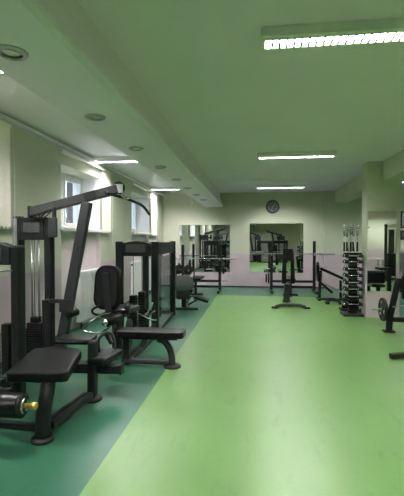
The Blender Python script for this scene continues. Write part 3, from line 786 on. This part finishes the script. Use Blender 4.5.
# ---- upright bars stored behind the rack
t = thing('bar_holder', 'black floor stand holding upright chrome bars behind the dumbbell rack', 'bar stand', (1.95, 8.86, 0))
MB().b2(1.79, 2.22, 8.72, 9.0, 0, .06, .012).build('base', M_rubber, t)
hb = MB()
HB = [(1.86, 8.80, 1.84), (1.93, 8.88, 1.80), (1.99, 8.80, 1.86), (2.06, 8.89, 1.82), (2.125, 8.81, 1.84)]
for x, y, z in HB: hb.lathe([(.034, 0), (.042, 0), (.042, .22), (.034, .22), (.034, 0)], (x, y, .06), (0, 0, 1), 16)
hb.build('bar_sockets', M_frame, t)
done()
BL = ['leftmost', 'second from left', 'middle', 'second from right', 'rightmost']
for i, (x, y, z) in enumerate(HB):
    t = thing('upright_bar', 'chrome bar standing upright behind the dumbbell rack, %s of five' % BL[i], 'weight bar', (x, y, .062), 'upright bars in the stand')
    if i in (1, 3):
        pts = [(x, y, .062), (x, y, .6), (x+.03, y, .85), (x-.03, y, 1.05), (x+.03, y, 1.25), (x, y, 1.45), (x, y, z)]
        MB().tube(pts, .013, 10, 4).build('shaft', M_chrome, t)
    else:
        MB().cyl((x, y, .062), (x, y, z), .013, seg=12).build('shaft', M_chrome, t)
    MB().cyl((x, y, z-.24), (x, y, z+.0), .024, seg=14).build('sleeve', M_chrome, t)
    MB().cyl((x, y, z-.10), (x, y, z-.075), .036, seg=14).build('collar', M_chrome, t)
    MB().pill((x, y, 1.26), (x, y, 1.46), .02, 14).build('grip', M_rubber, t)
    done()

# ---- plate-loaded machine cut by the right picture edge
t = thing('plate_loaded_bench', 'dark plate-loaded bench machine cut off by the right picture edge', 'exercise machine', (2.4, 6.6, 0))
m = MB(); m.tube([(2.17, 6.9, .02), (2.18, 6.9, .22), (2.235, 6.9, .5), (2.31, 6.9, .88)], .052, 12, 5, flat=.75); m.build('leaning_post', M_frame, t)
MB().box((2.165, 6.9, .0155), (.18, .13, .03), .01).build('foot_plate', M_rubber, t)
MB().b2(2.22, 3.0, 6.86, 6.94, .17, .25, .012).build('cross_rail', M_frame, t)
MB().cyl((1.90, 6.9, .37), (2.19, 6.9, .37), .0155, seg=14).build('plate_horn', M_steel, t)
MB().box((2.60, 6.86, .68), (.50, .10, .29), .04).build('back_pad', M_vinyl, t)
MB().bar((1.70, 5.34, .035), (2.45, 5.52, .08), .09, .06, .015).build('front_foot', M_frame, t)
MB().bar((2.5, 5.45, .06), (2.62, 6.86, .06), .08, .07, .012).build('long_rail', M_frame, t)
MB().b2(2.86, 2.94, 6.94, 7.02, 0, .9, .01).build('rear_post', M_frame, t)
MB().tube([(2.2, 6.85, .42), (2.35, 6.84, .44), (2.6, 6.80, .52)], .012, 8, 4).build('link_bar', M_steel, t)
MB().box((2.80, 6.1, .46), (.3, 1.0, .08), .03).build('bench_pad', M_vinyl, t)
MB().b2(2.76, 2.84, 5.7, 5.78, 0, .42, .008).b2(2.76, 2.84, 6.5, 6.58, 0, .42, .008).bar((2.6, 6.7, .06), (2.8, 6.55, .06), .06, .06, .01).build('bench_legs', M_frame, t)
done()
plate(2.075, 6.9, .37, .19, .05, (1, 0, 0), 'large black weight plate on the horn of the machine at right edge', 'large black plate', True)

# ---- equipment behind the camera and in the side bay, seen only in the mirrors and past the pillar
RG = 'machines behind the camera'
again(lat, (-.1, -2.4, 0), 'pulldown machine at the rear of the gym, seen at left of the square mirror', 2.6, RG)
again(lat, (-2.2, -1.5, 0), 'pulldown machine by the window wall behind the camera', 0, RG)
again(lat, (1.5, -3.0, 0), 'pulldown machine at the rear wall, seen at right of the square mirror', 2.9, RG)
t = thing('cable_tower', 'tall cable tower with pale frame in side bay, reflected in pillar mirror', 'exercise machine', (5.3, .2, 0))
for x in (4.90, 5.30): MB().b2(x-.05, x+.05, .17, .23, 0, 2.1, .01).build('tower_post', M_grey, t)
MB().b2(4.95, 5.25, .17, .23, 1.95, 2.1, .01).build('top_frame', M_white, t)
MB().b2(4.84, 5.38, .05, .35, 0, .08, .01).build('base', M_frame, t)
weight_stack(t, 4.97, 5.23, .15, .25, 1.0)
MB().b2(4.99, 5.21, .2, .18, 1.0, 1.9).build('front_panel', M_panel, t)
MB().bar((5.34, .26, 1.45), (5.66, .5, 1.45), .04, .04, .005).build('pulley_arm', M_frame, t)
done()
t = thing('side_table', 'white topped table in the side bay, reflected low in pillar mirror', 'table', (4.75, -.9, 0))
MB().b2(4.35, 5.1, -1.3, -.6, .72, .76, .005).build('table_top', M_white, t)
for x in (4.4, 5.05):
    for y in (-1.25, -.65): MB().b2(x-.02, x+.02, y-.02, y+.02, 0, .72).build('leg', M_steel, t)
done()
t = thing('padded_stool', 'black padded bench seat in the side bay, reflected in the pillar mirror', 'weight bench', (4.6, .6, 0))
MB().b2(4.45, 4.8, .4, .95, .42, .5, .02).build('seat', M_vinyl, t)
MB().b2(4.59, 4.66, .6, .7, .04, .42, .005).build('post', M_frame, t)
MB().b2(4.42, 4.83, .55, .75, 0, .04, .005).build('base', M_frame, t)
done()
again(lat, (4.0, -1.6, 0), 'pulldown machine in the side bay behind the camera', 1.2, RG)
again(tow, (1.15, -1.6, 0), 'weight tower behind the camera, seen at right in the square mirror', 1.4, 'weight towers behind the camera')
again(tow, (-1.5, -3.1, 0), 'weight tower by the rear wall, seen in the left back mirror', 1.7, 'weight towers behind the camera')
again(lat, (4.55, 12.0, 0), 'dark machine beyond the pillar at the right picture edge', 0, 'machine in the side bay')
